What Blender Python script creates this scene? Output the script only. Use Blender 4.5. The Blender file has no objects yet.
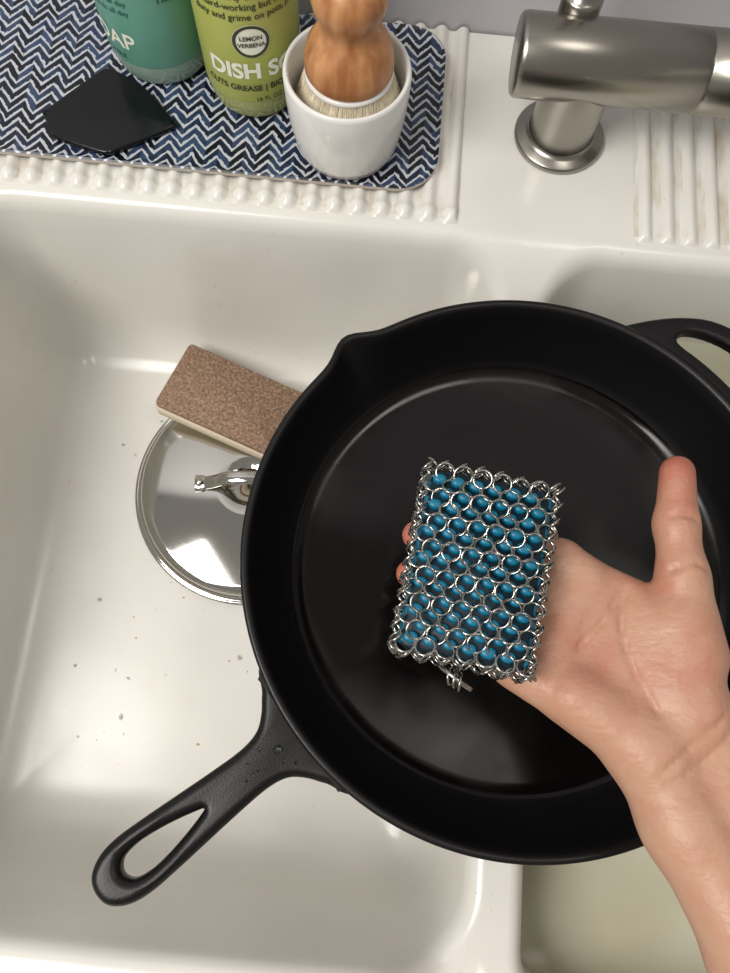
import bpy, bmesh, math, random
import numpy as np
from mathutils import Vector, Matrix
random.seed(4); rng=np.random.default_rng(3)
sc=bpy.context.scene
sc.view_settings.view_transform='Standard'
COL=sc.collection

# ---------------------------------------------------------------- helpers
def lin(c):
    return tuple((x/255/12.92 if x/255<=.04045 else ((x/255+.055)/1.055)**2.4) for x in c)+(1,)
class M:
    def __init__(s,name,col=(200,200,200),rough=.5,metal=0,**k):
        s.m=bpy.data.materials.new(name); s.m.use_nodes=True
        s.t=s.m.node_tree; s.b=s.t.nodes['Principled BSDF']
        s.b.inputs['Base Color'].default_value=lin(col); s.b.inputs['Roughness'].default_value=rough
        s.b.inputs['Metallic'].default_value=metal
        for a,v in k.items(): s.b.inputs[a.replace('_',' ')].default_value=v
    def n(s,typ,**k):
        nd=s.t.nodes.new(typ)
        for a,v in k.items():
            if hasattr(nd,a): setattr(nd,a,v)
            else: nd.inputs[a].default_value=v
        return nd
    def l(s,a,b): s.t.links.new(a,b)
    def co(s,scale=(1,1,1)):
        tc=s.n('ShaderNodeTexCoord'); mp=s.n('ShaderNodeMapping'); mp.inputs['Scale'].default_value=scale
        s.l(tc.outputs['Object'],mp.inputs[0]); return mp.outputs[0]
    def noise(s,scale,detail=3,co=None,rough=.5):
        nd=s.n('ShaderNodeTexNoise'); nd.inputs['Scale'].default_value=scale; nd.inputs['Detail'].default_value=detail
        nd.inputs['Roughness'].default_value=rough
        s.l(co if co is not None else s.co(),nd.inputs['Vector']); return nd.outputs['Fac']
    def ramp(s,fac,stops):
        r=s.n('ShaderNodeValToRGB'); e=r.color_ramp.elements
        while len(e)<len(stops): e.new(.5)
        for i,(p,c) in enumerate(stops): e[i].position=p; e[i].color=lin(c)
        s.l(fac,r.inputs[0]); return r.outputs[0]
    def bump(s,h,strength=.3,dist=.001):
        b=s.n('ShaderNodeBump'); b.inputs['Strength'].default_value=strength; b.inputs['Distance'].default_value=dist
        s.l(h,b.inputs['Height']); s.l(b.outputs[0],s.b.inputs['Normal'])
    def math(s,op,a,b=None,c=None):
        nd=s.n('ShaderNodeMath'); nd.operation=op
        for i,x in enumerate((a,b,c)):
            if x is None: continue
            if isinstance(x,(int,float)): nd.inputs[i].default_value=x
            else: s.l(x,nd.inputs[i])
        return nd.outputs[0]

def mk(name,v,f,mat=None,smooth=True,parent=None):
    me=bpy.data.meshes.new(name); me.from_pydata([tuple(map(float,p)) for p in v],[],[tuple(int(i) for i in q) for q in f]); me.update()
    ob=bpy.data.objects.new(name,me); COL.objects.link(ob)
    if mat: me.materials.append(mat.m)
    if smooth: me.polygons.foreach_set('use_smooth',[True]*len(me.polygons))
    if parent: ob.parent=parent
    return ob
def fixn(ob):
    bm=bmesh.new(); bm.from_mesh(ob.data); bmesh.ops.remove_doubles(bm,verts=bm.verts,dist=1e-6)
    bmesh.ops.recalc_face_normals(bm,faces=bm.faces); bm.to_mesh(ob.data); bm.free(); return ob
def empty(name,loc=(0,0,0)):
    e=bpy.data.objects.new(name,None); e.location=loc; e.empty_display_size=.02; COL.objects.link(e); return e
def lathe(name,prof,mat,c=(0,0,0),n=64,axis='Z',parent=None,smooth=True):
    v=[];f=[]
    for r,z in prof:
        for i in range(n):
            a=2*math.pi*i/n; x,y=max(r,1e-5)*math.cos(a),max(r,1e-5)*math.sin(a)
            p=(x,y,z) if axis=='Z' else ((z,x,y) if axis=='X' else (x,z,y))
            v.append((p[0]+c[0],p[1]+c[1],p[2]+c[2]))
    for j in range(len(prof)-1):
        for i in range(n):
            k=(i+1)%n; f.append((j*n+i,j*n+k,(j+1)*n+k,(j+1)*n+i))
    ob=mk(name,v,f,mat,smooth,parent); fixn(ob)
    return ob
def box(name,lo,hi,mat,bev=0,parent=None,seg=3):
    v=[(x,y,z) for x in (lo[0],hi[0]) for y in (lo[1],hi[1]) for z in (lo[2],hi[2])]
    f=[(0,1,3,2),(4,6,7,5),(0,4,5,1),(2,3,7,6),(0,2,6,4),(1,5,7,3)]
    ob=mk(name,v,f,mat,bev>0,parent); fixn(ob)
    if bev:
        m=ob.modifiers.new('b','BEVEL'); m.width=bev; m.segments=seg
    return ob
def autosmooth(ob,ang=40):
    bm=bmesh.new(); bm.from_mesh(ob.data)
    for e in bm.edges:
        if len(e.link_faces)==2 and e.calc_face_angle()>math.radians(ang): e.smooth=False
    bm.to_mesh(ob.data); bm.free()
def catmull(pts,n=8,closed=True):
    out=[];m=len(pts)
    for i in range(m if closed else m-1):
        g=lambda k:np.array(pts[k%m] if closed else pts[min(max(k,0),m-1)],float)
        a,b,c,d=g(i-1),g(i),g(i+1),g(i+2)
        for j in range(n):
            t=j/n; out.append(.5*((2*b)+(c-a)*t+(2*a-5*b+4*c-d)*t*t+(3*b-a-3*c+d)*t**3))
    if not closed: out.append(np.array(pts[-1],float))
    return out
def tube(name,pts,rad,mat,n=12,parent=None,flat=1.0):
    pts=[Vector(p) for p in pts]; v=[];f=[]
    up=Vector((0,0,1)); m=len(pts)
    R=rad if hasattr(rad,'__len__') else [rad]*m
    for i,p in enumerate(pts):
        t=(pts[min(i+1,m-1)]-pts[max(i-1,0)]).normalized()
        s=t.cross(up)
        if s.length<1e-3: s=t.cross(Vector((1,0,0)))
        s.normalize(); w=s.cross(t)
        for k in range(n):
            a=2*math.pi*k/n; v.append(p+s*R[i]*math.cos(a)+w*R[i]*flat*math.sin(a))
    for i in range(m-1):
        for k in range(n): f.append((i*n+k,i*n+(k+1)%n,(i+1)*n+(k+1)%n,(i+1)*n+k))
    f.append(tuple(range(n))); f.append(tuple((m-1)*n+k for k in range(n)))
    return fixn(mk(name,v,f,mat,True,parent))
def plate(name,outlines,th,bev,mat,frame,parent=None,res=3):
    """flat bevelled plate with holes from closed outlines; frame = Matrix"""
    cu=bpy.data.curves.new(name,'CURVE'); cu.dimensions='2D'; cu.fill_mode='BOTH'
    cu.extrude=max(th/2-bev,1e-5); cu.bevel_depth=bev; cu.bevel_resolution=res; cu.offset=-bev
    for o in outlines:
        s=cu.splines.new('POLY'); s.points.add(len(o)-1)
        for i,p in enumerate(o): s.points[i].co=(p[0],p[1],0,1)
        s.use_cyclic_u=True
    t=bpy.data.objects.new(name+'_c',cu); COL.objects.link(t)
    bpy.context.view_layer.update()
    me=bpy.data.meshes.new_from_object(t.evaluated_get(bpy.context.evaluated_depsgraph_get()))
    bpy.data.objects.remove(t); me.transform(frame); me.name=name
    ob=bpy.data.objects.new(name,me); COL.objects.link(ob)
    me.materials.clear(); me.materials.append(mat.m); fixn(ob)
    me.polygons.foreach_set('use_smooth',[True]*len(me.polygons)); autosmooth(ob,50)
    if parent: ob.parent=parent
    return ob

# ---------------------------------------------------------------- camera
H=.46;p=math.radians(16);r=math.radians(5.4)
cam=bpy.data.objects.new('camera',bpy.data.cameras.new('camera')); COL.objects.link(cam)
cam.data.sensor_fit='VERTICAL'; cam.data.sensor_height=24; cam.data.lens=757/973*24
cam.data.clip_start=.01
Rt=Vector((1,0,0));Up=Vector((0,math.cos(p),math.sin(p)));F=Vector((0,math.sin(p),-math.cos(p)))
cr=Rt*math.cos(r)+Up*math.sin(r); cu_=-Rt*math.sin(r)+Up*math.cos(r)
mw=Matrix.Identity(4)
for i in range(3): mw[i][0]=cr[i];mw[i][1]=cu_[i];mw[i][2]=-F[i]
mw.translation=Vector((0,0,H)); cam.matrix_world=mw; sc.camera=cam

# ---------------------------------------------------------------- materials
enamel=M('sink_enamel',(228,226,221),.24,0)
nz=enamel.noise(9,4); c=enamel.ramp(nz,[(.3,(223,220,213)),(.7,(231,229,223))])
sv=enamel.noise(210,2); dirt=enamel.n('ShaderNodeMix'); dirt.data_type='RGBA'
sp2=enamel.math('MULTIPLY',enamel.math('GREATER_THAN',sv,.745),.5)
enamel.l(sp2,dirt.inputs[0]); enamel.l(c,dirt.inputs[6]); dirt.inputs[7].default_value=lin((200,182,136))
# mineral staining that settles between the drainboard ridges
tcs=enamel.n('ShaderNodeTexCoord'); sps=enamel.n('ShaderNodeSeparateXYZ'); enamel.l(tcs.outputs['Object'],sps.inputs[0])
stf=enamel.math('MULTIPLY',enamel.math('LESS_THAN',sps.outputs[2],.0012),enamel.math('GREATER_THAN',sps.outputs[2],-.0002))
xr_=enamel.math('ADD',enamel.math('GREATER_THAN',sps.outputs[0],.172),enamel.math('MULTIPLY',enamel.math('LESS_THAN',sps.outputs[0],.048),.8))
stx=enamel.math('MULTIPLY',xr_,stf)
std=enamel.n('ShaderNodeMapRange'); enamel.l(enamel.noise(40,4,enamel.co((2.5,.6,1))),std.inputs[0]); std.inputs[1].default_value=.44; std.inputs[2].default_value=.68; std.inputs[4].default_value=.65
sty=enamel.math('MULTIPLY',enamel.math('GREATER_THAN',sps.outputs[1],.333),enamel.math('MULTIPLY',stx,std.outputs[0]))
m2=enamel.n('ShaderNodeMix'); m2.data_type='RGBA'; enamel.l(sty,m2.inputs[0]); enamel.l(dirt.outputs[2],m2.inputs[6]); m2.inputs[7].default_value=lin((178,160,128))
enamel.l(m2.outputs[2],enamel.b.inputs['Base Color'])
rz=enamel.noise(30,3); rr=enamel.n('ShaderNodeMapRange'); enamel.l(rz,rr.inputs[0]); rr.inputs[3].default_value=.16; rr.inputs[4].default_value=.30
enamel.l(rr.outputs[0],enamel.b.inputs['Roughness'])
iron=M('seasoned_cast_iron',(10,9,10),.38); iron.bump(iron.noise(900,2),.22,.0004)
iron.b.inputs['Specular IOR Level'].default_value=.36
ironwet=M('wet_cast_iron',(8,7,7),.1)
ironwet.b.inputs['Specular IOR Level'].default_value=.34
rz=ironwet.noise(14,3); rr=ironwet.n('ShaderNodeMapRange'); ironwet.l(rz,rr.inputs[0]); rr.inputs[1].default_value=.4; rr.inputs[2].default_value=.62; rr.inputs[3].default_value=.10; rr.inputs[4].default_value=.30
ironwet.l(rr.outputs[0],ironwet.b.inputs['Roughness'])
nickel=M('brushed_nickel',(160,156,148),.28,1); nickel.bump(nickel.noise(60,3,nickel.co((1,40,40))),.06,.0005)
steel=M('polished_steel',(196,194,188),.08,1)
ringm=M('ring_steel',(172,170,164),.2,1)
teal=M('teal_silicone',(7,110,142),.38)
tealdk=M('teal_silicone_gap_shade',(3,36,48),.5)  # same silicone coloured darker, painting in the shade of gaps between studs
white=M('white_ceramic',(232,231,228),.15)
wood=M('beech_wood',(196,140,92),.38)
wood.l(wood.ramp(wood.noise(9,4,wood.co((9,9,.9))),[(.34,(158,100,60)),(.5,(188,132,86)),(.64,(208,156,108))]),wood.b.inputs['Base Color'])
bristle=M('bristle',(226,216,192),.7)
bristle.bump(bristle.noise(700,2,bristle.co((1,1,.1))),.5,.001)
paint=M('wall_paint',(190,188,192),.6)
counter=M('counter_stone',(200,196,190),.4); counter.l(counter.ramp(counter.noise(60,6),[(.35,(180,176,170)),(.65,(214,210,204))]),counter.b.inputs['Base Color'])
cab=M('cabinet_paint',(214,212,206),.5)
floorm=M('floor_wood',(140,110,80),.5); floorm.l(floorm.ramp(floorm.noise(6,5,floorm.co((1,9,1))),[(.3,(110,82,56)),(.7,(160,124,90))]),floorm.b.inputs['Base Color'])

# ---------------------------------------------------------------- sink
ss=lambda a,b,x: (lambda t:t*t*(3-2*t))(min(1,max(0,(x-a)/(b-a))))
XD=.100; YB=.329
def h0(x,y):
    return -.031*ss(.030,.074,x)*(1-ss(.126,.172,x))*(1-ss(.276,.327,y))*ss(-.205,-.17,y)
V=[];Fc=[]
def basin(x0,x1,y0,y1,R,cx0,cx1,cy0,cy1,depth):
    na=20
    S=[]
    corners=[((x1-R,y1-R),0),((x0+R,y1-R),90),((x0+R,y0+R),180),((x1-R,y0+R),270)]
    for ci,(cc,a0) in enumerate(corners):
        for k in range(na+1):
            a=math.radians(a0+90*k/na); S.append((cc,(math.cos(a),math.sin(a)),k==na//2,ci))
        nxt=corners[(ci+1)%4]
        a=math.radians(a0+90); nrm=(math.cos(a),math.sin(a))
        for k in range(1,44):
            t=k/44; S.append((((cc[0]*(1-t)+nxt[0][0]*t),(cc[1]*(1-t)+nxt[0][1]*t)),nrm,False,ci))
    cellc=[(cx1,cy1),(cx0,cy1),(cx0,cy0),(cx1,cy0)]
    prof=[(-.009,0),(-.006,.0005),(-.003,.0025),(0,.007),(.0015,.014),(.003,.03),(.0045,.055),(.007,.12),(.0085,.150),(.0115,.168),(.0155,.180),(.021,.189),(.028,.195),(.040,.199),(.06,.2005)]
    rings=[]
    for t in (0,.2,.4,.6,.8,.92):
        ring=[]
        for cc,n,mid,ci in S:
            a=(cc[0]+n[0]*(R+.009),cc[1]+n[1]*(R+.009))
            if mid: b=cellc[ci]
            else:
                ts=[]
                if n[0]>1e-6: ts.append((cx1-cc[0])/n[0])
                if n[0]<-1e-6: ts.append((cx0-cc[0])/n[0])
                if n[1]>1e-6: ts.append((cy1-cc[1])/n[1])
                if n[1]<-1e-6: ts.append((cy0-cc[1])/n[1])
                q=min(ts); b=(cc[0]+n[0]*q,cc[1]+n[1]*q)
            x=b[0]*(1-t)+a[0]*t; y=b[1]*(1-t)+a[1]*t
            ring.append((x,y,h0(x,y)))
        rings.append(ring)
    for d,dz in prof:
        ring=[]
        for cc,n,mid,ci in S:
            rad=R-d
            x=cc[0]+n[0]*rad; y=cc[1]+n[1]*rad
            if rad<.004:
                x=cc[0]+n[0]*.004; y=cc[1]+n[1]*.004
                mx,my=(x0+x1)/2,(y0+y1)/2; k=(.004-rad)/((x1-x0)/2); x+= (mx-x)*k; y+=(my-y)*k
            q_=max(R,rad); xr=cc[0]+n[0]*q_; yr=cc[1]+n[1]*q_; hh=h0(xr,yr)
            w=min(1,dz/.2); z=hh+(-depth-hh)*w if dz>.02 else hh-dz
            ring.append((x,y,z))
        rings.append(ring)
    mx,my=(x0+x1)/2,(y0+y1)/2
    last=rings[-1]
    for k in (.4,.75):
        rings.append([(q[0]+(mx-q[0])*k,q[1]+(my-q[1])*k,-depth*1.0025-.001*k) for q in last])
    b0=len(V); n=len(S)
    for ring in rings: V.extend(ring)
    V.append((mx,my,-depth-.002)); ce=len(V)-1
    for j in range(len(rings)-1):
        for i in range(n):
            k=(i+1)%n; Fc.append((b0+j*n+i,b0+j*n+k,b0+(j+1)*n+k,b0+(j+1)*n+i))
    j=len(rings)-1
    for i in range(n): Fc.append((b0+j*n+i,b0+j*n+(i+1)%n,ce))
basin(-.303,.083,-.138,.318,.040,-.40,XD,-.21,YB,.2)
basin(.116,.50,-.168,.316,.040,XD,.56,-.21,YB,.2)
# ridged drainboard deck behind the basins
xs=np.arange(-.40,.5601,.0015); ys=np.concatenate([np.arange(YB,.350,.0012),np.arange(.350,.5001,.006)])
if ys[-1]<.4999: ys=np.append(ys,.5)
def ridge(x,y):
    inl=(x>-.395)&(x<.047); inr=(x>.170)&(x<.55)
    ph=((x+.395)/.0165)%1; pr=((x-.172)/.0160)%1
    ph=np.where(inr,pr,ph)
    s=np.clip((y-.3295)/.007,0,1)
    bead=np.exp(-((y-.3375)/.0035)**2)*(x<.06)
    u=(ph-.5)/(.31+.09*bead)
    vv=np.sqrt(np.clip(1-(1-s)**2,0,1))
    w=np.clip(1-u*u,0,1)
    return np.where(inl|inr,(.0046+.0010*bead)*w**.75*vv,0)
b0=len(V); Xg,Yg=np.meshgrid(xs,ys); Zg=ridge(Xg,Yg)
V.extend(zip(Xg.ravel(),Yg.ravel(),Zg.ravel())); nx=len(xs)
for j in range(len(ys)-1):
    o=b0+j*nx
    Fc.extend((o+i,o+i+1,o+nx+i+1,o+nx+i) for i in range(nx-1))
b0=len(V); pts=[(-.40,-.21),(.56,-.21),(.56,.5),(-.40,.5)]
for x,y in pts: V.append((x,y,0))
for x,y in pts: V.append((x,y,-.24))
for i in range(4): Fc.append((b0+i,b0+(i+1)%4,b0+4+(i+1)%4,b0+4+i))
Fc.append((b0+4,b0+5,b0+6,b0+7))
sink=mk('double_bowl_sink',V,Fc,enamel); autosmooth(sink,60)

wb=M('water_bead',(235,240,240),.02); wb.b.inputs['Transmission Weight'].default_value=1; wb.b.inputs['IOR'].default_value=1.33
def beads(name,items,mat,parent,hgt=.65):
    v=[];f=[]
    for (x,y,z,rad) in items:
        b=len(v); m_=12; el=random.uniform(.8,1.25)
        for (k1,k2) in ((1,0),(.92,.46),(.6,.85),(.02,1)):
            for k in range(m_): a=2*math.pi*k/m_; v.append((x+rad*k1*math.cos(a)*el,y+rad*k1*math.sin(a)/el,z+rad*k2*hgt))
        for jj in range(3):
            for k in range(m_): f.append((b+jj*m_+k,b+jj*m_+(k+1)%m_,b+(jj+1)*m_+(k+1)%m_,b+(jj+1)*m_+k))
    return mk(name,v,f,mat,True,parent)
crumb=M('food_crumb',(196,172,112),.7)
beads('crumbs',[(random.uniform(-.24,.02),random.uniform(-.06,.12),-.2009,random.uniform(.0005,.0014)) for i in range(22)],crumb,sink,.8)
beads('water_spots',[(random.uniform(-.25,-.02),random.uniform(-.06,.27),-.2008,random.uniform(.0008,.0022)) for i in range(34)],wb,sink,.35)

# soapy water in right bowl
wat=M('dishwater',(196,194,172),.12); wat.l(wat.ramp(wat.noise(14,4),[(.3,(188,185,160)),(.7,(200,198,177))]),wat.b.inputs['Base Color'])
def rrect(x0,x1,y0,y1,R,n=10):
    o=[]
    for (cx,cy,a0) in ((x1-R,y1-R,0),(x0+R,y1-R,90),(x0+R,y0+R,180),(x1-R,y0+R,270)):
        for k in range(n+1):
            a=math.radians(a0+90*k/n); o.append((cx+R*math.cos(a),cy+R*math.sin(a)))
    return o
o=rrect(.1218,.4942,-.1622,.3102,.034,16)
mk('dishwater',[(q[0],q[1],-.10) for q in o],[tuple(range(len(o)))],wat,False)

# room shell
box('wall_back',(-1.6,.502,-.9),(1.6,.60,1.6),paint)
box('floor',(-1.6,-1.6,-.95),(1.6,.6,-.9),floorm)
ctr=empty('kitchen_counter')
box('counter_left',(-1.5,-.21,-.04),(-.402,.5,-.004),counter,.004,ctr)
box('counter_right',(.562,-.21,-.04),(1.5,.5,-.004),counter,.004,ctr)
box('cabinet',(-1.5,-.18,-.895),(1.5,.5,-.245),cab,.003,ctr)
box('cabinet_left_top',(-1.5,-.18,-.25),(-.405,.5,-.041),cab,.002,ctr)
box('cabinet_right_top',(.565,-.18,-.25),(1.5,.5,-.041),cab,.002,ctr)

# ---------------------------------------------------------------- mat
mt=M('chevron_mat',(60,80,120),.35)
tc=mt.n('ShaderNodeTexCoord'); sp=mt.n('ShaderNodeSeparateXYZ'); mt.l(tc.outputs['Object'],sp.inputs[0])
X,Y=sp.outputs[0],sp.outputs[1]
nw=mt.noise(60,2); wob=mt.math('MULTIPLY',mt.math('SUBTRACT',nw,.5),.004)
tri=mt.math('PINGPONG',mt.math('ADD',X,wob),.0090)
col=mt.math('FLOOR',mt.math('DIVIDE',X,.0090))
zz=mt.math('ADD',Y,mt.math('MULTIPLY',tri,1.2))
zz=mt.math('ADD',zz,wob)
row=mt.math('DIVIDE',zz,.0082)
fr=mt.math('FRACT',row); fl=mt.math('FLOOR',row)
cb=mt.n('ShaderNodeCombineXYZ'); mt.l(fl,cb.inputs[0]); mt.l(mt.math('MULTIPLY',col,.37),cb.inputs[1])
wn=mt.n('ShaderNodeTexWhiteNoise'); wn.noise_dimensions='2D'; mt.l(cb.outputs[0],wn.inputs[0])
dark=mt.ramp(mt.math('ADD',mt.math('MULTIPLY',wn.outputs[0],.7),mt.math('MULTIPLY',mt.noise(160,3),.4)),[(.15,(10,12,20)),(.4,(16,20,34)),(.62,(28,38,62)),(.8,(56,76,108)),(.95,(18,20,30))])
msk=mt.math('GREATER_THAN',fr,mt.math('ADD',.33,mt.math('MULTIPLY',mt.math('SUBTRACT',mt.noise(250,2),.5),.7)))
mx=mt.n('ShaderNodeMix'); mx.data_type='RGBA'; mt.l(msk,mx.inputs[0]); mx.inputs[6].default_value=lin((192,195,202)); mt.l(dark,mx.inputs[7])
mt.l(mx.outputs[2],mt.b.inputs['Base Color'])
matrim=M('mat_edge',(186,176,164),.4)
mat=empty('drying_mat')
v=[];f=[]
L=[(0,.0048),(0,.0077),(.0012,.0086),(.003,.0074),(.006,.0064)]
for d,z in L: v+= [(x,y,z) for x,y in rrect(-.375+d,.030-d,.348+d,.494-d,.03-d)]
n=len(v)//len(L)
for j in range(len(L)-1):
    for i in range(n): f.append((j*n+i,j*n+(i+1)%n,(j+1)*n+(i+1)%n,(j+1)*n+i))
f.append(tuple((len(L)-1)*n+i for i in range(n))); f.append(tuple(range(n)))
mo=fixn(mk('mat_sheet',v,f,mt,True,mat)); mo.data.materials.append(matrim.m)
for i,pl in enumerate(mo.data.polygons):
    if i<n: pl.material_index=1
autosmooth(mo,30)

# ---------------------------------------------------------------- pan scraper
scm=M('smoky_plastic',(12,13,16),.2); scm.b.inputs['Specular IOR Level'].default_value=.4
o=[(-.046,-.009),(-.0455,-.006),(-.031,.012),(-.013,.033),(-.008,.0355),(-.002,.0345),(.022,.021),(.046,-.0035),(.0475,-.007),(.045,-.011),(.012,-.033),(.006,-.036),(-.002,-.036),(-.032,-.028),(-.037,-.024)]
o=catmull(o,4)
plate('pan_scraper',[[q for q in o]],.005,.0018,scm,Matrix.Translation((-.206,.389,.0092)))

# ---------------------------------------------------------------- bottles
def text_on(cx,cy,R,phi,z,size,s,mat,parent,name,left=None,bold=0):
    cu=bpy.data.curves.new(name,'FONT'); cu.body=s; cu.size=size; cu.align_x='CENTER'; cu.align_y='CENTER'; cu.offset=bold
    t=bpy.data.objects.new(name+'_t',cu); COL.objects.link(t); bpy.context.view_layer.update()
    me=bpy.data.meshes.new_from_object(t.evaluated_get(bpy.context.evaluated_depsgraph_get())); bpy.data.objects.remove(t)
    for q in me.vertices:
        a=phi+q.co.x/R; q.co=(cx+(R+.0004)*math.cos(a),cy+(R+.0004)*math.sin(a),z+q.co.y)
    ob=bpy.data.objects.new(name,me); COL.objects.link(ob); me.materials.clear(); me.materials.append(mat.m); ob.parent=parent
def disc_on(cx,cy,R,phi,z,rad,mat,parent,name,off=.0003,r0=0):
    v=[];f=[];n=40
    for rr in ((r0,(r0+rad)/2,rad)):
        for i in range(n):
            a=2*math.pi*i/n; x=max(rr,1e-5)*math.cos(a); y=max(rr,1e-5)*math.sin(a); t=phi+x/R
            v.append((cx+(R+off)*math.cos(t),cy+(R+off)*math.sin(t),z+y))
    for j in range(2):
        for i in range(n): f.append((j*n+i,j*n+(i+1)%n,(j+1)*n+(i+1)%n,(j+1)*n+i))
    mk(name,v,f,mat,True,parent)
ink=M('label_ink',(52,60,40),.5); cream=M('label_cream',(238,240,224),.5)
def bottle(name,cx,cy,R,body,liquid,cap,Z0=.0066):
    e=empty(name)
    lathe('liquid_base',[(0,0),(R*.78,0),(R*.86,.0015),(R*.93,.006),(R*.97,.014),(R*.985,.0205)],liquid,(cx,cy,Z0),64,'Z',e)
    lathe('label_body',[(R*.985,.020),(R,.0215),(R,.125)],body,(cx,cy,Z0),64,'Z',e)
    lathe('shoulder',[(R,.1245),(R*.97,.137),(R*.8,.152),(R*.5,.163),(R*.4,.168),(R*.4,.176)],liquid,(cx,cy,Z0),64,'Z',e)
    lathe('cap',[(R*.45,.172),(R*.48,.173),(R*.48,.192),(R*.3,.195),(R*.26,.205),(0,.206)],cap,(cx,cy,Z0),48,'Z',e)
    return e
g1=M('green_label',(172,188,84),.35); g1.l(g1.ramp(g1.noise(12,2),[(.3,(172,178,86)),(.7,(188,194,102))]),g1.b.inputs['Base Color'])
g2=M('green_soap',(176,182,116),.12); g2.b.inputs['Transmission Weight'].default_value=.15
t1=M('mint_label',(108,178,156),.35); t1.l(t1.ramp(t1.noise(12,2),[(.3,(100,162,144)),(.7,(118,178,160))]),t1.b.inputs['Base Color'])
t2=M('mint_soap',(160,186,172),.12); t2.b.inputs['Transmission Weight'].default_value=.15
capm=M('cap_plastic',(235,235,230),.3)
gx,gy,gR=-.106,.4256,.034
gb=bottle('dish_soap_bottle',gx,gy,gR,g1,g2,capm)
ph=math.radians(-76)
disc_on(gx,gy,gR,ph,.077,.0122,cream,gb,'badge',.0003); disc_on(gx,gy,gR,ph,.077,.0119,ink,gb,'badge_ring',.0005,.0098)
text_on(gx,gy,gR+.0003,ph,.0795,.0044,'LEMON',ink,gb,'badge_text_a',bold=.0001); text_on(gx,gy,gR+.0003,ph,.0745,.0042,'VERBENA',ink,gb,'badge_text_b',bold=.0001)
text_on(gx,gy,gR,ph+.26,.0535,.0165,'DISH SOAP',cream,gb,'title',bold=.0006)
text_on(gx,gy,gR,ph+.34,.0395,.0064,'CUTS GREASE | BIODEGRADABLE',ink,gb,'subtitle',bold=.00015)
text_on(gx,gy,gR,ph+.5,.0300,.0048,'16 FL OZ (473 mL)',ink,gb,'volume')
for i,s in enumerate(['duty and grime on pots, pans,','hard-working but never','makes dirty dishes sparkle,','happy and hard-working']):
    text_on(gx,gy,gR,ph+.05,.0945+.0070*i,.0062,s,ink,gb,'blurb_%d'%i,bold=.00008)
text_on(gx,gy,gR,ph+.05,.1225,.0066,'BIODEGRADABLE',ink,gb,'head',bold=.0001)
tx,ty,tR=-.177,.449,.037
tb=bottle('hand_soap_bottle',tx,ty,tR,t1,t2,capm)
ph=math.radians(-75); teink=M('teal_ink',(30,84,76),.5)
text_on(tx,ty,tR,ph-1.75,.046,.0175,'HAND SOAP',cream,tb,'title',bold=.0003)
text_on(tx,ty,tR,ph-1.6,.033,.0055,'GENTLE | BIODEGRADABLE',teink,tb,'subtitle')
text_on(tx,ty,tR,ph+.75,.080,.0105,'hand soap',teink,tb,'side_title')
for i in range(4): text_on(tx,ty,tR,ph-1.2,.07+.007*i,.0055,'gentle on busy hands all day',teink,tb,'blurb_%d'%i)

# ---------------------------------------------------------------- cup + brush
cx,cy=-.036,.384; Z0=.0066
lathe('ceramic_crock',[(0,0),(.030,0),(.0335,.0015),(.0365,.010),(.0395,.03),(.0408,.048),(.0412,.063),(.0406,.0655),(.0392,.0662),(.0378,.065),(.0372,.058),(.036,.03),(.031,.012),(0,.010)],white,(cx,cy,Z0),96)
br=empty('dish_brush'); bx,by=cx+.001,cy+.001
lathe('bristle_clump',[(0,.016),(.022,.016),(.029,.024),(.0320,.040),(.0312,.052),(.0275,.0605),(.012,.061)],bristle,(bx,by,Z0),96,'Z',br)
v=[];f=[]
for i in range(700):
    a=random.random()*2*math.pi; r0=.0262+random.random()*.0018; r1=.0320+random.random()*.0028; w=.00035
    t=Vector((-math.sin(a),math.cos(a),0)); q0=Vector((bx+r0*math.cos(a),by+r0*math.sin(a),Z0+.062)); q1=Vector((bx+r1*math.cos(a),by+r1*math.sin(a),Z0+.040+random.random()*.004))
    o=Vector((math.cos(a),math.sin(a),0))*w*1.2
    b=len(v); v+=[q0-t*w,q0+t*w,q0+o,q1-t*w,q1+t*w,q1+o]; f+=[(b,b+1,b+4,b+3),(b+1,b+2,b+5,b+4),(b+2,b,b+3,b+5)]
mk('bristles',v,f,bristle,False,br)
lathe('white_collar',[(.012,.0605),(.0275,.0605),(.0285,.062),(.0285,.064),(.0275,.065),(.01,.065)],white,(bx,by,Z0),64,'Z',br)
lathe('wood_handle',[(.01,.0648),(.0268,.0648),(.0282,.0675),(.0284,.0735),(.0262,.083),(.0215,.0905),(.0178,.0950),(.0172,.099),(.0188,.104),(.0215,.110),(.0228,.117),(.0215,.124),(.016,.131),(.008,.1345),(0,.135)],wood,(bx,by,Z0),72,'Z',br)

# ---------------------------------------------------------------- faucet
fa=empty('kitchen_faucet'); fx,fy=.117,.411
lathe('base_flange',[(.0,0.0002),(.0322,0.0002),(.0328,.001),(.0328,.0035),(.0316,.0050),(.0262,.0058),(.0258,.0062),(.0245,.0066),(.0235,.009)],nickel,(fx,fy,.0),96,'Z',fa)
lathe('riser',[(.0232,.006),(.0230,.02),(.0226,.062),(.0226,.078),(.0,.079)],nickel,(fx,fy,0),72,'Z',fa)
zc=.068
lathe('cross_body',[(0,-.046),(.0232,-.046),(.0246,-.0448),(.0252,-.042),(.0252,.072),(.0240,.0725),(.0240,.0745),(.0252,.075),(.0252,.160),(.022,.165),(.0135,.168)],nickel,(fx,fy+.001,zc),72,'X',fa)
lathe('lever_stem',[(.013,.080),(.013,.094),(.0115,.096),(.0075,.097),(.0070,.165),(.005,.168),(0,.1685)],nickel,(fx-.010,fy+.024,0),40,'Z',fa)
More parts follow.
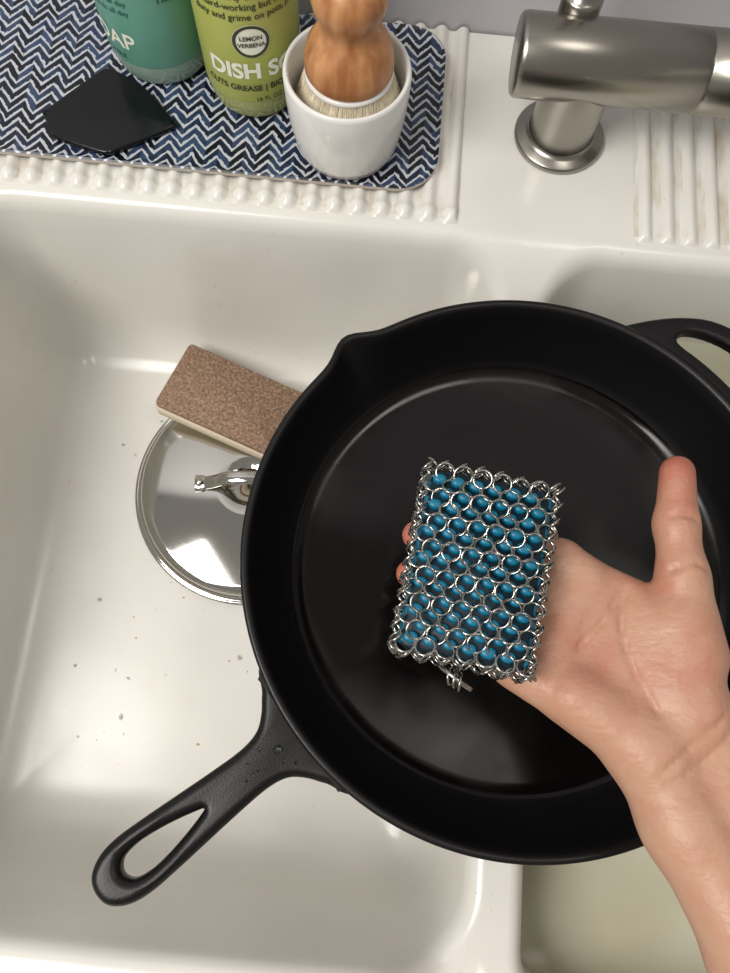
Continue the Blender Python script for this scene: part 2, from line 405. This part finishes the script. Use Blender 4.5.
sp_=catmull([(fx+.160,fy,zc),(fx+.185,fy,zc+.004),(fx+.21,fy-.02,zc+.02),(fx+.225,fy-.06,zc+.035),(fx+.225,fy-.11,zc+.035),(fx+.225,fy-.14,zc+.02),(fx+.225,fy-.147,zc-.01)],8,False)
tube('spout',sp_,.0130,nickel,24,fa)

# ---------------------------------------------------------------- lid
lx,ly,lz=-.101,.176,-.1992
ld=empty('pot_lid')
lathe('lid_disc',[(.1035,0),(.104,.001),(.1035,.0024),(.1015,.0026),(.0990,.0024),(.0975,.0050),(.0965,.0100),(.0945,.0120),(.088,.0135),(.06,.0175),(.03,.020),(0,.0208),(0,.0196),(.03,.0188),(.06,.0163),(.088,.0123),(.0955,.008),(.0965,.002),(.0985,.001),(.1035,0)],steel,(lx,ly,lz),128,'Z',ld)
hp=catmull([(-.047,.0,.0195),(-.040,.0,.0205),(-.030,0,.026),(-.018,0,.036),(0,0,.039),(.018,0,.036),(.030,0,.026),(.040,0,.0205),(.047,0,.0195)],6,False)
hd=math.radians(5)
hp=[(lx+q[0]*math.cos(hd),ly+q[0]*math.sin(hd),lz+q[2]) for q in hp]
rd=[.0075 if (i<7 or i>len(hp)-8) else .0060 for i in range(len(hp))]
tube('handle_strap',hp,rd,steel,14,ld,.42)
for s in (-1,1): lathe('rivet_%s'%('a' if s<0 else 'b'),[(.004,0),(.0038,.0015),(.002,.0026),(0,.003)],steel,(lx+s*.043,ly+s*.0037,lz+.0225),20,'Z',ld)

# ---------------------------------------------------------------- sponge
spg=empty('scrub_sponge')
br1=M('scrub_pad_brown',(150,116,94),.9)
br1.l(br1.ramp(br1.noise(420,4),[(.3,(116,90,72)),(.52,(150,122,100)),(.75,(182,156,134))]),br1.b.inputs['Base Color']); br1.bump(br1.noise(700,3),.9,.0015)
br2=M('sponge_cream',(214,200,178),.85); br2.bump(br2.noise(350,3),.6,.0012)
def roundslab(name,lx_,ly_,z0,z1,mat,parent,R=.004,jit=.0):
    o=rrect(-lx_/2,lx_/2,-ly_/2,ly_/2,R,6); n=len(o); v=[];f=[]
    prof=[(.0012,z0),(0,z0+.0012),(0,z1-.0012),(.0012,z1)]
    for d,z in prof: v+=[(x*(1-2*d/lx_),y*(1-2*d/ly_),z) for x,y in o]
    for j in range(3):
        for i in range(n): f.append((j*n+i,j*n+(i+1)%n,(j+1)*n+(i+1)%n,(j+1)*n+i))
    f.append(tuple(range(n))); f.append(tuple(3*n+i for i in range(n)))
    ob=fixn(mk(name,v,f,mat,True,parent)); autosmooth(ob,50); return ob
roundslab('cream_layer',.121,.068,-.010,.003,br2,spg); roundslab('brown_layer',.119,.065,.0028,.010,br1,spg)
spg.location=(-.122,.244,-.1672); spg.rotation_euler=(math.radians(-3),math.radians(2),math.radians(-19))

# ---------------------------------------------------------------- skillet
sx,sy=.097,.093; HA=math.radians(222.8)
sk=empty('cast_iron_skillet')
prof=[(0,-.0295),(.124,-.0295),(.126,-.0305),(.134,-.0305),(.139,-.028),(.1435,-.020),(.1605,.018),(.1635,.0205),(.1655,.0215),(.1665,.0235),(.1660,.0258),(.1645,.0265),(.1625,.0262),(.1610,.0245),(.1585,.016),(.1440,-.013),(.1405,-.019),(.1365,-.0225),(.1300,-.0242),(.10,-.0245),(.05,-.0245),(0,-.0245)]
n=240; v=[];f=[]
for rr,z in prof:
    w=min(1,max(0,(z+.012)/.036)) if rr>.142 else 0
    for i in range(n):
        a=2*math.pi*i/n; ds=0
        for s in (HA-math.pi/2,HA+math.pi/2):
            da=(a-s+math.pi)%(2*math.pi)-math.pi; ds+=math.exp(-(abs(da)/.085)**2)
        R_=rr+.0095*ds*w*w; zz_=z-.0012*ds*w
        v.append((sx+R_*math.cos(a),sy+R_*math.sin(a),zz_))
for j in range(len(prof)-1):
    for i in range(n): f.append((j*n+i,j*n+(i+1)%n,(j+1)*n+(i+1)%n,(j+1)*n+i))
pb=fixn(mk('pan_body',v,f,iron,True,sk)); pb.data.materials.append(ironwet.m)
for pl in pb.data.polygons:
    c_=pl.center
    if math.hypot(c_.x-sx,c_.y-sy)<.139 and c_.z>-.0262: pl.material_index=1
fr_=Matrix.Translation((sx,sy,.0165))@Matrix.Rotation(HA,4,'Z')
half=[(.160,.038),(.168,.030),(.175,.021),(.183,.0148),(.195,.0125),(.215,.0132),(.235,.0146),(.255,.0160),(.272,.0166),(.284,.0145),(.2925,.0085)]
outer=[(x,y) for x,y in half]+[(.2950,0)]+[(x,-y) for x,y in half[::-1]]
outer=catmull(outer,6)
hh=[(.232,.0018),(.243,.0046),(.255,.0068),(.266,.0076),(.275,.0058)]
hole=catmull([(.2275,0)]+hh+[(.2785,0)]+[(x,-y) for x,y in hh[::-1]],6)
plate('handle',[outer,hole],.0135,.0052,iron,fr_,sk,5)
tube('handle_web',[(sx+math.cos(HA)*q,sy+math.sin(HA)*q,z) for q,z in ((.162,.000),(.170,.006),(.182,.011),(.205,.014))],[.011,.010,.008,.004],iron,16,sk,.8)
fr2=Matrix.Translation((sx,sy,.0185))@Matrix.Rotation(HA+math.pi,4,'Z')
def pol(R,a): return (R*math.cos(math.radians(a)),R*math.sin(math.radians(a)))
oh=[(.173,24.5),(.184,20.5),(.1945,16.5),(.204,12),(.2105,6)]
outer=[pol(.1635,a) for a in range(-28,29,2)]+[pol(a,b) for a,b in oh]+[pol(.2125,0)]+[pol(a,-b) for a,b in oh[::-1]]
ih=[(.1775,15),(.185,14.5),(.192,11),(.197,6)]
hole=[pol(.1755,a) for a in range(-13,14,2)]+[pol(a,b) for a,b in ih]+[pol(.1985,0)]+[pol(a,-b) for a,b in ih[::-1]]
plate('helper_handle',[catmull(outer,3),catmull(hole,3)],.010,.0035,iron,fr2,sk,4)
# water beads clinging to the handle root
it=[]
for i in range(14):
    q=.170+random.random()*.035; wy=random.uniform(-1,1)*(.018 if q<.178 else .008); rad=random.uniform(.0005,.0012)
    if i==0: q,wy,rad=.178,0,.0026
    it.append((q*math.cos(HA)-wy*math.sin(HA)+sx,q*math.sin(HA)+wy*math.cos(HA)+sy,.0231,rad))
beads('water_beads',it,wb,sk)

# ---------------------------------------------------------------- chainmail scrubber
cs=empty('chainmail_scrubber')
W_,L_,T_=.0640,.092,.0145
def torus(v,f,c,R,r_,rot,NM=18,NN=6):
    b=len(v)
    for i in range(NM):
        a=2*math.pi*i/NM
        for k in range(NN):
            t=2*math.pi*k/NN
            q=Vector(((R+r_*math.cos(t))*math.cos(a),(R+r_*math.cos(t))*math.sin(a),r_*math.sin(t)))
            q=rot@q; v.append((q.x+c[0],q.y+c[1],q.z+c[2]))
    for i in range(NM):
        for k in range(NN):
            f.append((b+i*NN+k,b+((i+1)%NM)*NN+k,b+((i+1)%NM)*NN+(k+1)%NN,b+i*NN+(k+1)%NN))
v=[];f=[]
px_=.0096; py_=.0066; Rr=.0042; rw=.00068
nc=6; nr=14
zt=T_/2+.0020
def sag(x,y): return -.0016*(x/(W_/2))**4-.0012*(y/(L_/2))**4+.0005*math.sin(x*140+y*60)
for side in (1,-1):
    for j in range(nr):
        nn=nc+(j%2==0)
        for i in range(nn):
            x=(i-(nn-1)/2)*px_; y=(j-(nr-1)/2)*py_
            tilt=(24 if j%2 else -24)+random.uniform(-8,8)
            rot=Matrix.Rotation(math.radians(tilt)*side,3,'X')@Matrix.Rotation(math.radians(random.uniform(-12,12)),3,'Y')
            torus(v,f,(x+random.uniform(-.0004,.0004)+.0006*math.sin(y*90),y+random.uniform(-.0004,.0004),side*(zt+sag(x,y)+random.uniform(-.0003,.0004))),Rr+.0004,rw,rot)
for s in (-1,1):
    ne=24
    for j in range(ne):
        y=(j-(ne-1)/2)*L_/(ne-.5)
        for zq in (-.0050,.0045):
            rot=Matrix.Rotation(math.radians(90+random.uniform(-28,28)),3,'Y')@Matrix.Rotation(math.radians((40 if j%2 else -40)),3,'X')
            torus(v,f,(s*(W_/2+.0010),y+random.uniform(-.0006,.0006),zq+(.001 if j%2 else -.001)),Rr*.92,rw,rot,16,5)
    ne=14
    for j in range(ne):
        x=(j-(ne-1)/2)*W_/(ne-.5)
        for zq in (-.0050,.0045):
            rot=Matrix.Rotation(math.radians(90+random.uniform(-28,28)),3,'X')@Matrix.Rotation(math.radians((40 if j%2 else -40)),3,'Y')
            torus(v,f,(x,s*(L_/2+.0010),zq+(.001 if j%2 else -.001)),Rr*.92,rw,rot,16,5)
mk('steel_rings',v,f,ringm,True,cs)
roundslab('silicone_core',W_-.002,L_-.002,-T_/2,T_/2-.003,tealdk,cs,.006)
v=[];f=[]
for side in (1,-1):
  for j in range(nr+1):
    nn=nc+1+(j%2==0)
    for i in range(nn):
        x=(i-(nn-1)/2)*px_*.97+px_*.2; y=(j-(nr)/2)*py_
        if abs(x)>W_/2-.0025 or abs(y)>L_/2-.002: continue
        b=len(v); m_=10; k0=random.uniform(.9,1.08)
        for rr,z in ((.0035*k0,T_/2-.004),(.0033*k0,T_/2-.0004),(.0024*k0,T_/2+.0003)):
            for k in range(m_): a=2*math.pi*k/m_; v.append((x+rr*math.cos(a)*1.1,y+rr*.8*math.sin(a),z*side))
        for q in range(2):
            for k in range(m_): f.append((b+q*m_+k,b+q*m_+(k+1)%m_,b+(q+1)*m_+(k+1)%m_,b+(q+1)*m_+k))
        f.append(tuple(b+2*m_+k for k in range(m_)))
fixn(mk('silicone_studs',v,f,teal,True,cs))
box('silicone_band_a',(-W_/2+.0003,-L_/2+.003,-.0045),(W_/2-.0003,L_/2-.003,.0042),teal,.002,cs)
v=[];f=[]
for i in range(3):
    torus(v,f,(-.003+.0022*i,-L_/2-.0070-.0010*i,-.002),.0042,.0007,Matrix.Rotation(math.radians(60+12*i),3,'Y'),20,6)
mk('clasp_rings',v,f,ringm,True,cs)
tube('clasp_pin',[(-.009,-L_/2-.004,.001),(.000,-L_/2-.0085,.001),(.007,-L_/2-.0115,0)],.0013,ringm,10,cs)
cs.location=(.0583,.0690,.0925); cs.rotation_euler=(0,0,math.radians(-6.5))

# ---------------------------------------------------------------- hand and forearm (implicit surface)
h=.0014
lo=np.array([.005,-.36,.020]); hi=np.array([.375,.165,.155])
dims=np.ceil((hi-lo)/h).astype(int)
ax=[(lo[i]+h*np.arange(dims[i])).astype(np.float32) for i in range(3)]
vol=np.full(dims,.05,np.float32)
def region(a,b,rad,pad):
    s=[]
    for i in range(3):
        l=min(a[i],b[i])-rad-pad; u=max(a[i],b[i])+rad+pad
        i0=max(0,int((l-lo[i])/h)); i1=min(dims[i],int((u-lo[i])/h)+2); s.append(slice(i0,max(i1,i0+1)))
    return tuple(s)
def cap_d(s,a,b,ra,rb):
    x=ax[0][s[0]][:,None,None]; y=ax[1][s[1]][None,:,None]; z=ax[2][s[2]][None,None,:]
    a=np.array(a,np.float32);b=np.array(b,np.float32); d=b-a; L2=float(d@d)+1e-12
    t=np.clip(((x-a[0])*d[0]+(y-a[1])*d[1]+(z-a[2])*d[2])/L2,0,1)
    q=np.sqrt((x-a[0]-t*d[0])**2+(y-a[1]-t*d[1])**2+(z-a[2]-t*d[2])**2)
    return q-(ra+(rb-ra)*t)
def smin(a,b,k):
    hh=np.clip(.5+.5*(b-a)/k,0,1); return b*(1-hh)+a*hh-k*hh*(1-hh)
def add(vv,a,b,ra,rb,k):
    s=region(a,b,max(ra,rb),.03); vv[s]=smin(vv[s],cap_d(s,a,b,ra,rb),k)
def chain(vv,pts,rs,k):
    for i in range(len(pts)-1): add(vv,pts[i],pts[i+1],rs[i],rs[i+1],k)
pal=vol
mcp=[(.1065,.0815,.0685),(.099,.0625,.067),(.091,.043,.067),(.083,.0255,.069)]
car=[(.163,.012,.075),(.159,.004,.075),(.155,-.003,.075),(.149,-.009,.075)]
for m_,c_ in zip(mcp,car): add(pal,c_,m_,.0135,.0108,.010)
add(pal,(.148,-.009,.080),(.112,.0135,.079),.0150,.0125,.010)      # hypothenar
add(pal,(.169,.012,.083),(.162,.052,.083),.0155,.0150,.010)        # thenar
add(pal,(.156,.022,.080),(.148,.056,.078),.0120,.0105,.010)
add(pal,(.155,.060,.073),(.118,.075,.070),.0105,.0100,.008)        # web of the thumb
add(pal,(.118,.072,.0735),(.094,.020,.0735),.0085,.0085,.007)      # distal pad ridge
# thumb
chain(pal,[(.170,.038,.082),(.1640,.076,.084),(.1610,.103,.085),(.1622,.131,.085)],[.0160,.0122,.0106,.0090],.006)
add(pal,(.1605,.128,.0885),(.1605,.113,.0875),.0070,.0074,.004)    # pulp of the thumb
# forearm: two bones blended
chain(pal,[(.150,-.012,.074),(.165,-.040,.078),(.197,-.095,.086),(.254,-.20,.100),(.300,-.30,.112)],[.0185,.0190,.0225,.0290,.0320],.012)
chain(pal,[(.172,.006,.074),(.192,-.024,.078),(.227,-.082,.086),(.291,-.187,.100),(.330,-.29,.112)],[.0185,.0190,.0225,.0300,.0320],.012)
def finger(base,tip,droop,r0,r1):
    b=np.array(base);t=np.array(tip); L=[0,.45,.75,1]
    zs=[b[2],b[2]-droop*.8,b[2]-droop*.4,t[2]]
    pts=[tuple(b+(t-b)*q)[:2]+(zs[i],) for i,q in enumerate(L)]
    return pts,[r0,(r0*2+r1)/3*1.0,(r0+2*r1)/3,r1]
tips=[(.044,.104,.0740),(.0292,.0870,.0740),(.0272,.0665,.0740),(.032,.0440,.0735)]
for bse,tp,rr in zip(mcp,tips,((.0096,.0074),(.0098,.0076),(.0093,.0072),(.0082,.0062))):
    pts,rs=finger(bse,tp,.003,*rr)
    tmp=np.full(dims,.05,np.float32)
    chain(tmp,pts,rs,.004)
    for q,r_ in zip(pts[1:3],rs[1:3]): add(tmp,q,(q[0]+.0005,q[1],q[2]),r_*1.04,r_*1.04,.002)
    s=region(pts[0],pts[-1],.012,.02)
    xg=ax[0][s[0]][:,None,None]
    k=np.clip((xg-(bse[0]-.022))/.022,0.02,1)*.008
    pal[s]=smin(pal[s],tmp[s],k.astype(np.float32))
del tmp
def surf_z(x,y):
    i=int(round((x-lo[0])/h)); j=int(round((y-lo[1])/h)); colm=pal[i,j,:]
    idx=np.where(colm<0)[0]
    return float(ax[2][idx[-1]]) if len(idx) else None
def crease_xy(pts,r_=.0011,up=.0007):
    P3=[]
    for q in catmull(pts,5,False):
        z=surf_z(q[0],q[1])
        if z: P3.append((q[0],q[1],z+up))
    for a,b in zip(P3[:-1],P3[1:]):
        s=region(a,b,r_,.005); d=cap_d(s,a,b,r_,r_); pal[s]=-smin(-pal[s],d,.0022)
crease_xy([(.137,.069),(.133,.056),(.134,.040),(.140,.023),(.148,.008)],.0009,.0011)       # life line
crease_xy([(.134,.068),(.124,.050),(.112,.036)],.0008,.0012)
crease_xy([(.146,-.019),(.160,-.006),(.180,.013)],.0008,.0012)
crease_xy([(.150,-.023),(.166,-.012),(.184,.006)],.0007,.0014)
crease_xy([(.153,.104),(.160,.1055),(.168,.104)],.0008,.0010)
crease_xy([(.154,.077),(.164,.081),(.173,.079)],.0008,.0012)
def nets(vol,lo,h):
    ins=vol<0
    A=np.zeros(tuple(d-1 for d in vol.shape),np.int8)
    for dx in (0,1):
        for dy in (0,1):
            for dz in (0,1): A+=ins[dx:dx+A.shape[0],dy:dy+A.shape[1],dz:dz+A.shape[2]]
    act=(A>0)&(A<8); idx=np.argwhere(act); ids=np.full(A.shape,-1,np.int32); ids[tuple(idx.T)]=np.arange(len(idx))
    acc=np.zeros((len(idx),3)); cnt=np.zeros(len(idx))
    cs_=[(a,b,c) for a in (0,1) for b in (0,1) for c in (0,1)]
    for c0 in cs_:
        for axn in range(3):
            if c0[axn]: continue
            c1=list(c0); c1[axn]=1
            v0=vol[tuple((idx+c0).T)]; v1=vol[tuple((idx+c1).T)]
            m=(v0<0)!=(v1<0); t=np.where(m,v0/(v0-v1+1e-20),0)
            pnt=np.array(c0,float)[None,:].repeat(len(idx),0); pnt[:,axn]+=t
            acc[m]+=pnt[m]; cnt[m]+=1
    P_=lo+h*(idx+acc/cnt[:,None]); faces=[]
    for axn in range(3):
        sl0=[slice(1,-1)]*3; sl0[axn]=slice(0,-1); sl1=list(sl0); sl1[axn]=slice(1,None)
        a=ins[tuple(sl0)]; b=ins[tuple(sl1)]; e=np.argwhere(a!=b)
        if not len(e): continue
        sign=a[tuple(e.T)]
        off=np.array([1,1,1]); off[axn]=0; e=e+off
        u,w=[q for q in range(3) if q!=axn]
        du=np.zeros(3,int);du[u]=1; dw=np.zeros(3,int);dw[w]=1
        q=[ids[tuple((e-du-dw).T)],ids[tuple((e-dw).T)],ids[tuple(e.T)],ids[tuple((e-du).T)]]
        Q=np.stack(q,1)
        fl=sign if axn!=1 else ~sign
        Q[~fl]=Q[~fl][:,::-1]; faces.append(Q)
    return P_,np.concatenate(faces)
Pv,Fv=nets(pal,lo,h)
skin=M('skin',(200,150,130),.45)
skin.b.inputs['Subsurface Weight'].default_value=.08; skin.b.inputs['Subsurface Radius'].default_value=(.01,.004,.002); skin.b.inputs['Subsurface Scale'].default_value=.3
at=skin.n('ShaderNodeAttribute'); at.attribute_name='flush'
fac=skin.math('ADD',at.outputs['Fac'],skin.math('MULTIPLY',skin.math('SUBTRACT',skin.noise(70,5,None,.6),.5),.9))
skin.l(skin.ramp(fac,[(0,(192,150,124)),(.35,(186,136,112)),(.65,(182,116,96)),(1,(172,80,64))]),skin.b.inputs['Base Color'])
bh=skin.math('ADD',skin.noise(420,4),skin.math('MULTIPLY',skin.noise(110,3,skin.co((1,2.4,1))),1.6))
skin.bump(bh,.4,.0007)
arm=mk('human_hand',Pv,Fv,skin)
bm=bmesh.new(); bm.from_mesh(arm.data); bmesh.ops.recalc_face_normals(bm,faces=bm.faces)
bmesh.ops.smooth_vert(bm,verts=bm.verts,factor=.5,use_axis_x=True,use_axis_y=True,use_axis_z=True); bm.to_mesh(arm.data); bm.free()
co=np.array([q.co[:] for q in arm.data.vertices])
def bl(c,s): return np.exp(-(((co-np.array(c))**2).sum(1))/s**2)
fl=.12+.8*bl((.161,.138,.085),.018)+.35*bl((.163,.11,.09),.018)+.35*bl((.12,.03,.08),.03)+.25*bl((.15,.07,.08),.02)+.35*bl((.17,.03,.09),.022)
for t_ in tips: fl+=.7*bl(t_,.015)
fl-=.2*bl((.136,.045,.085),.018)
at_=arm.data.attributes.new('flush','FLOAT','POINT'); at_.data.foreach_set('value',fl.astype(np.float32))
nail=M('nail',(214,164,150),.25)
def nailob(name,c,rx,ry,rz,rot):
    bm=bmesh.new(); bmesh.ops.create_uvsphere(bm,u_segments=16,v_segments=10,radius=1)
    mm=Matrix.Translation(c)@rot@Matrix.Diagonal((rx,ry,rz,1)); bmesh.ops.transform(bm,matrix=mm,verts=bm.verts)
    me=bpy.data.meshes.new(name); bm.to_mesh(me); bm.free(); me.materials.append(nail.m)
    ob=bpy.data.objects.new(name,me); COL.objects.link(ob); me.polygons.foreach_set('use_smooth',[True]*len(me.polygons)); ob.parent=arm
nailob('thumb_nail',(.1700,.1305,.0805),.0014,.0068,.0055,Matrix.Rotation(math.radians(15),4,'Y'))
for i,t_ in enumerate(tips): nailob('finger_nail_%d'%i,(t_[0]+.001,t_[1],t_[2]-.0062),.006,.0048,.0015,Matrix.Rotation(math.radians(160),4,'Z'))

# ---------------------------------------------------------------- lights
def area(name,loc,target,size,power,col):
    l=bpy.data.lights.new(name,'AREA'); l.size=size; l.energy=power; l.color=col
    o=bpy.data.objects.new(name,l); COL.objects.link(o); o.location=loc
    o.rotation_euler=(Vector(target)-Vector(loc)).to_track_quat('-Z','Y').to_euler(); return o
area('ceiling_light',(-.82,-.42,1.45),(0,.1,0),.8,27,(1,.97,.925))
area('ceiling_light.001',(.6,.1,1.7),(0,.1,0),.4,3.4,(1,.96,.90))
w=bpy.data.worlds.new('world'); sc.world=w; w.use_nodes=True
w.node_tree.nodes['Background'].inputs[0].default_value=lin((198,194,188)); w.node_tree.nodes['Background'].inputs[1].default_value=.50
